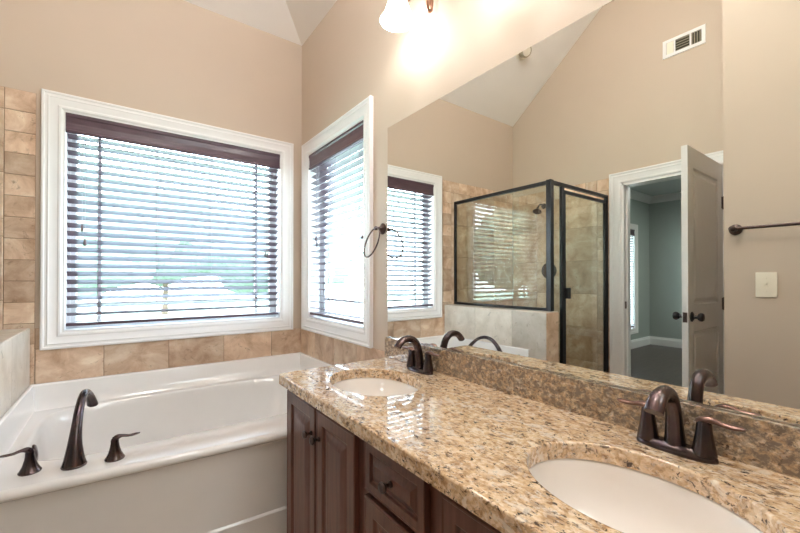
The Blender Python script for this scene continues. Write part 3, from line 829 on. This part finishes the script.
# towel bar
tb = empty('towel_bar', (XT, 0.498, 1.487)); tag(tb, 'dark bronze towel bar on the beige wall above the light switch in the mirror', 'towel bar')
for y in (0, -0.62):
    bm = bmesh.new(); lathe(bm, [(.001, .001), (.026, .001), (.026, .006), (.020, .012), (.012, .018), (.010, .045), (.014, .055), (.014, .068), (.001, .072)], 28, (0, y, 0), (1, 0, 0))
    obj('mount', bm, 'darkbronze', tb, smooth=True)
bm = bmesh.new(); tube(bm, [(.060, .006, 0), (.060, -.626, 0)], .0075, 16); obj('bar', bm, 'darkbronze', tb, smooth=True)

# light switch
ls = empty('light_switch', (XT, 0.392, 1.222)); tag(ls, 'ivory single toggle light switch plate on the beige wall under the towel bar', 'light switch')
bm = bmesh.new(); box(bm, .0005, .006, -.0365, .0365, -.0575, .0575, .0025); obj('switch_plate', bm, 'plate', ls, smooth=30)
bm = bmesh.new(); box(bm, .004, .0075, -.006, .006, -.013, .013); box(bm, .006, .017, -.004, .004, .000, .009, .0015); obj('toggle', bm, 'plate', ls)
for z in (-.030, .030):
    bm = bmesh.new(); lathe(bm, [(.001, .006), (.003, .006), (.0028, .0072), (.001, .0075)], 12, (0, 0, z), (1, 0, 0)); obj('screw', bm, 'plate', ls)

# air vent on the high left wall
vt = empty('air_vent', (XL, 1.091, 3.190)); tag(vt, 'white rectangular air vent high on the wall above the door, seen in the mirror', 'vent')
bm = bmesh.new(); mpv = lambda u, v, h: (h, u, v)
sweep_frame(bm, (-.147, .147, -.075, .075), [(0, .001), (0, .006), (.003, .009), (.026, .009), (.028, .002)], mpv)
for u in (-.048, .062): box(bm, .001, .008, u - .006, u + .006, -.05, .05)
obj('vent_frame', bm, 'trim', vt)
bm = bmesh.new(); box(bm, .0006, .0016, -.125, .125, -.052, .052); obj('vent_cavity', bm, 'dark', vt)
bm = bmesh.new()
for k in range(5):
    z = -.042 + k * .021
    rings(bm, [[Vector((.002, y, z)), Vector((.008, y, z - .006)), Vector((.0085, y, z - .0045)), Vector((.0025, y, z + .0015))] for y in (-.040, .054)])
for k in range(4): 
    y = -.112 + k * .018
    rings(bm, [[Vector((.002, y, z)), Vector((.008, y + .004, z)), Vector((.0085, y + .002, z)), Vector((.0025, y - .002, z))] for z in (-.05, .05)])
obj('louvre_panel', bm, 'ventgrey', vt)
bm = bmesh.new(); box(bm, .002, .006, .070, .118, -.05, .05); obj('damper_plate', bm, 'plate', vt)

# ------------------------------------------------------------------ vanity light above the mirror
vl = empty('vanity_light', (XR, 0.80, 2.508)); tag(vl, 'copper vanity light with lit white glass shades above the mirror', 'wall lamp')
bm = bmesh.new()
lathe(bm, [(.001, .001), (.062, .001), (.062, .008), (.052, .016), (.030, .020), (.001, .022)], 40, (0, 0, .03), (-1, 0, 0))
obj('backplate', bm, 'copper', vl, smooth=True)
bm = bmesh.new(); tube(bm, [(-.05, -.64, .035), (-.05, .64, .035)], .009, 16); tube(bm, [(-.018, 0, .03), (-.05, 0, .035)], .010, 12)
obj('crossbar', bm, 'copper', vl, smooth=True)
shade_y = [.55, 0, -.55]
sh0 = None
for k, y in enumerate(shade_y):
    bm = bmesh.new()
    Q = spline([(-.05, y, .035), (-.085, y, .06), (-.118, y, .045), (-.125, y, .005)], 16); tube(bm, Q, .007, 12)
    lathe(bm, [(.001, .008), (.014, .008), (.022, -.004), (.026, -.018), (.024, -.024)], 24, (-.125, y, .01), cap1=True)
    obj('arm', bm, 'copper', vl, smooth=True)
    bm = bmesh.new()
    lathe(bm, [(.022, -.012), (.030, -.016), (.040, -.030), (.049, -.055), (.059, -.085), (.070, -.107), (.079, -.118), (.077, -.119), (.067, -.108), (.056, -.085), (.046, -.055), (.036, -.030)], 40, (-.125, y, .01), cap0=False, cap1=False)
    obj('glass_shade', bm, 'shade', vl, smooth=True)
    pl = bpy.data.lights.new('vanity_bulb_light', 'POINT'); pl.energy = 1.2; pl.color = (1.0, .96, .94); pl.shadow_soft_size = .025
    po = bpy.data.objects.new('vanity_bulb_light', pl); COL.objects.link(po); po.location = (XR - .125, .80 + y, 2.50 - .120)
for y in (.408,):
    bm = bmesh.new()
    tube(bm, spline([(-.05, y, .038), (-.055, y, .01), (-.06, y, -.03)], 8), .009, 14)
    lathe(bm, [(.001, -.125), (.008, -.123), (.013, -.114), (.016, -.098), (.017, -.080), (.014, -.055), (.010, -.03), (.001, -.028)], 36, (-.060, y, 0), flute=9, famp=.07)
    obj('finial', bm, 'copper', vl, smooth='all')

# recessed light in the sloped ceiling above the shower
nrm = Vector((0, -SA, -1)).normalized()
px_, py_ = -0.95, 2.23
rl = empty('recessed_light', (px_, py_, ZC + SA * (YB - py_))); rl.rotation_euler = nrm.to_track_quat('Z', 'Y').to_euler()
tag(rl, 'round beige recessed spotlight in the sloped ceiling above the shower', 'ceiling light')
bm = bmesh.new(); lathe(bm, [(.085, 0), (.086, .006), (.080, .010), (.064, .010), (.060, .004)], 36, cap0=False, cap1=False); obj('trim_ring', bm, 'plate', rl, smooth=True)
bm = bmesh.new(); lathe(bm, [(.060, .002), (.060, .035), (.052, .055), (.046, .058), (.044, .05)], 36, (0, 0, 0), (.25, .35, 1), cap0=False, cap1=False); obj('eyeball', bm, 'ventgrey', rl, smooth=True)
bm = bmesh.new(); lathe(bm, [(.001, .050), (.045, .050)], 30, (0, 0, 0), (.25, .35, 1), cap0=False, cap1=False); obj('lamp_lens', bm, 'lensoff', rl)
# globe pendant added outside the view to brighten the ceiling and room
gp = empty('fill_pendant', (0.25, 0.85, 3.70)); tag(gp, 'added out-of-view white globe pendant that brightens the room', 'ceiling light')
bm = bmesh.new(); lathe(bm, [(.001, .0), (.055, 0), (.05, -.02), (.008, -.03), (.006, -.13), (.03, -.14), (.03, -.165), (.001, -.165)], 28); obj('fill_pendant_rod', bm, 'trim', gp, smooth=True)
bm = bmesh.new(); bmesh.ops.create_uvsphere(bm, u_segments=32, v_segments=20, radius=.095); bmesh.ops.translate(bm, verts=bm.verts, vec=(0, 0, -.255)); obj('fill_globe', bm, 'fill_globe', gp, smooth='all')

# ------------------------------------------------------------------ shower enclosure
se = empty('shower_enclosure', (0, 0, 0)); tag(se, 'framed glass shower enclosure with dark bronze frame on the low tiled wall', 'shower enclosure')
GX = -0.535; GY = 1.700; GZ1 = 2.035
def fbar(bm, x0, x1, y0, y1, z0, z1): box(bm, x0, x1, y0, y1, z0, z1, .002, 1)
bm = bmesh.new()
fbar(bm, GX - .014, GX + .014, GY, YB - .012, PZ + .001, PZ + .024)
fbar(bm, GX - .014, GX + .014, GY, YB - .012, GZ1 - .030, GZ1)
fbar(bm, GX - .014, GX + .014, YB - .030, YB - .012, PZ + .001, GZ1)
obj('side_frame', bm, 'blackmetal', se)
bm = bmesh.new(); fbar(bm, GX - .024, GX + .020, GY - .022, GY + .022, PZ + .001, GZ1 + .004); obj('corner_post', bm, 'blackmetal', se)
bm = bmesh.new(); box(bm, GX - .003, GX + .003, GY + .018, YB - .026, PZ + .02, GZ1 - .026); obj('side_glass', bm, 'showerglass', se)
XP = -0.712
bm = bmesh.new()
fbar(bm, XL + .012, GX - .02, GY - .014, GY + .014, GZ1 - .026, GZ1 + .002)
fbar(bm, XP - .016, XP + .016, GY - .014, GY + .014, 0.02, GZ1 - .02)
fbar(bm, XL + .012, XL + .040, GY - .014, GY + .014, 0.02, GZ1 - .02)
fbar(bm, XL + .012, PX0 - .002, GY - .02, GY + .02, 0.0, .05)
obj('front_frame', bm, 'blackmetal', se)
bm = bmesh.new(); box(bm, XP + .014, GX - .020, GY - .003, GY + .003, .05, GZ1 - .022); obj('narrow_glass', bm, 'showerglass', se)
bm = bmesh.new()
dx0, dx1, dz0, dz1 = XL + .044, XP - .020, .06, GZ1 - .052
for a in ((dx0, dx0 + .026, dz0, dz1), (dx1 - .020, dx1, dz0, dz1), (dx0, dx1, dz0, dz0 + .03), (dx0, dx1, dz1 - .026, dz1)): fbar(bm, a[0], a[1], GY - .012, GY + .010, a[2], a[3])
sd = obj('shower_door', bm, 'blackmetal', se)
bm = bmesh.new(); box(bm, dx0 + .02, dx1 - .015, GY - .004, GY + .002, dz0 + .02, dz1 - .02); obj('door_glass', bm, 'showerglass', sd)
bm = bmesh.new(); box(bm, dx1 - .045, dx1 + .002, GY - .040, GY - .010, 1.085, 1.175, .004); obj('door_handle', bm, 'blackmetal', sd)
sh = empty('overhead_shower', (XL + .012, 2.36, 2.02)); tag(sh, 'dark bronze shower head on the tiled wall inside the shower', 'shower head')
bm = bmesh.new(); lathe(bm, [(.001, .0), (.030, .0), (.028, .006), (.012, .010), (.001, .010)], 24, (0, 0, .02), (1, 0, 0)); obj('wall_flange', bm, 'darkbronze', sh, smooth=True)
bm = bmesh.new(); tube(bm, spline([(0, 0, .02), (.06, -.005, .03), (.11, -.01, .01), (.135, -.015, -.02)], 16), .009, 12); obj('shower_arm', bm, 'darkbronze', sh, smooth=True)
bm = bmesh.new(); lathe(bm, [(.010, 0), (.014, .012), (.022, .030), (.042, .045), (.046, .055), (.042, .060), (.001, .060)], 28, (.132, -.014, -.010), (.45, -.1, -1)); obj('spray_head', bm, 'darkbronze', sh, smooth=True)
sv = empty('shower_valve', (XL + .012, 2.30, 1.335)); tag(sv, 'round dark bronze shower valve plate with lever inside the shower', 'shower valve')
bm = bmesh.new(); lathe(bm, [(.001, 0), (.088, 0), (.088, .004), (.080, .010), (.040, .014), (.030, .020), (.028, .050), (.020, .056), (.001, .058)], 40, (0, 0, 0), (1, 0, 0)); obj('valve_plate', bm, 'darkbronze', sv, smooth=True)
bm = bmesh.new(); tube(bm, [(.045, 0, 0), (.05, -.02, -.045), (.052, -.03, -.075)], [.009, .008, .006], 12); obj('valve_lever', bm, 'darkbronze', sv, smooth=True)

# ------------------------------------------------------------------ outside: lawn and trees
bm = bmesh.new(); box(bm, -30, 40, YB + .4, 60, -.9, -.6); box(bm, XR + .4, 40, -30, YB + .4, -.9, -.6); struct(obj('ground_lawn', bm, 'grass'))
bm = bmesh.new(); box(bm, -6, XR + 2.6, YB + WT + .01, YB + 2.4, -.66, -.57); box(bm, XR + WT + .01, XR + 2.6, -3, YB + WT + .02, -.66, -.572); struct(obj('ground_patio', bm, 'patio'))
def tree(x, y, h, r, label):
    t = empty('tree', (x, y, -.6)); tag(t, label, 'tree', 'trees beyond the lawn')
    bm = bmesh.new(); tube(bm, [(0, 0, 0), (.05, .02, h * .3), (0, 0, h * .55)], [.16, .12, .08], 12); obj('trunk', bm, 'bark', t, smooth=True)
    bm = bmesh.new(); bmesh.ops.create_icosphere(bm, subdivisions=4, radius=1)
    from mathutils import noise as mn
    for v in bm.verts:
        d = 1 + .25 * mn.noise(v.co * 2.1 + Vector((x, y, 0))) + .12 * mn.noise(v.co * 6 + Vector((y, x, 0)))
        v.co = Vector((v.co.x * r * d, v.co.y * r * d, h * .66 + v.co.z * h * .38 * d))
    obj('crown', bm, 'leaf', t, smooth=60)
tree(-1.6, 13, 4.6, 2.6, 'green tree behind the left part of the large window blind')
tree(5.2, 15, 4.2, 2.9, 'green tree behind the right part of the large window blind')
tree(1.8, 23, 6.0, 4.2, 'green tree behind the middle of the large window blind')
tree(13, 12, 5.0, 2.8, 'green tree behind the side window blind')
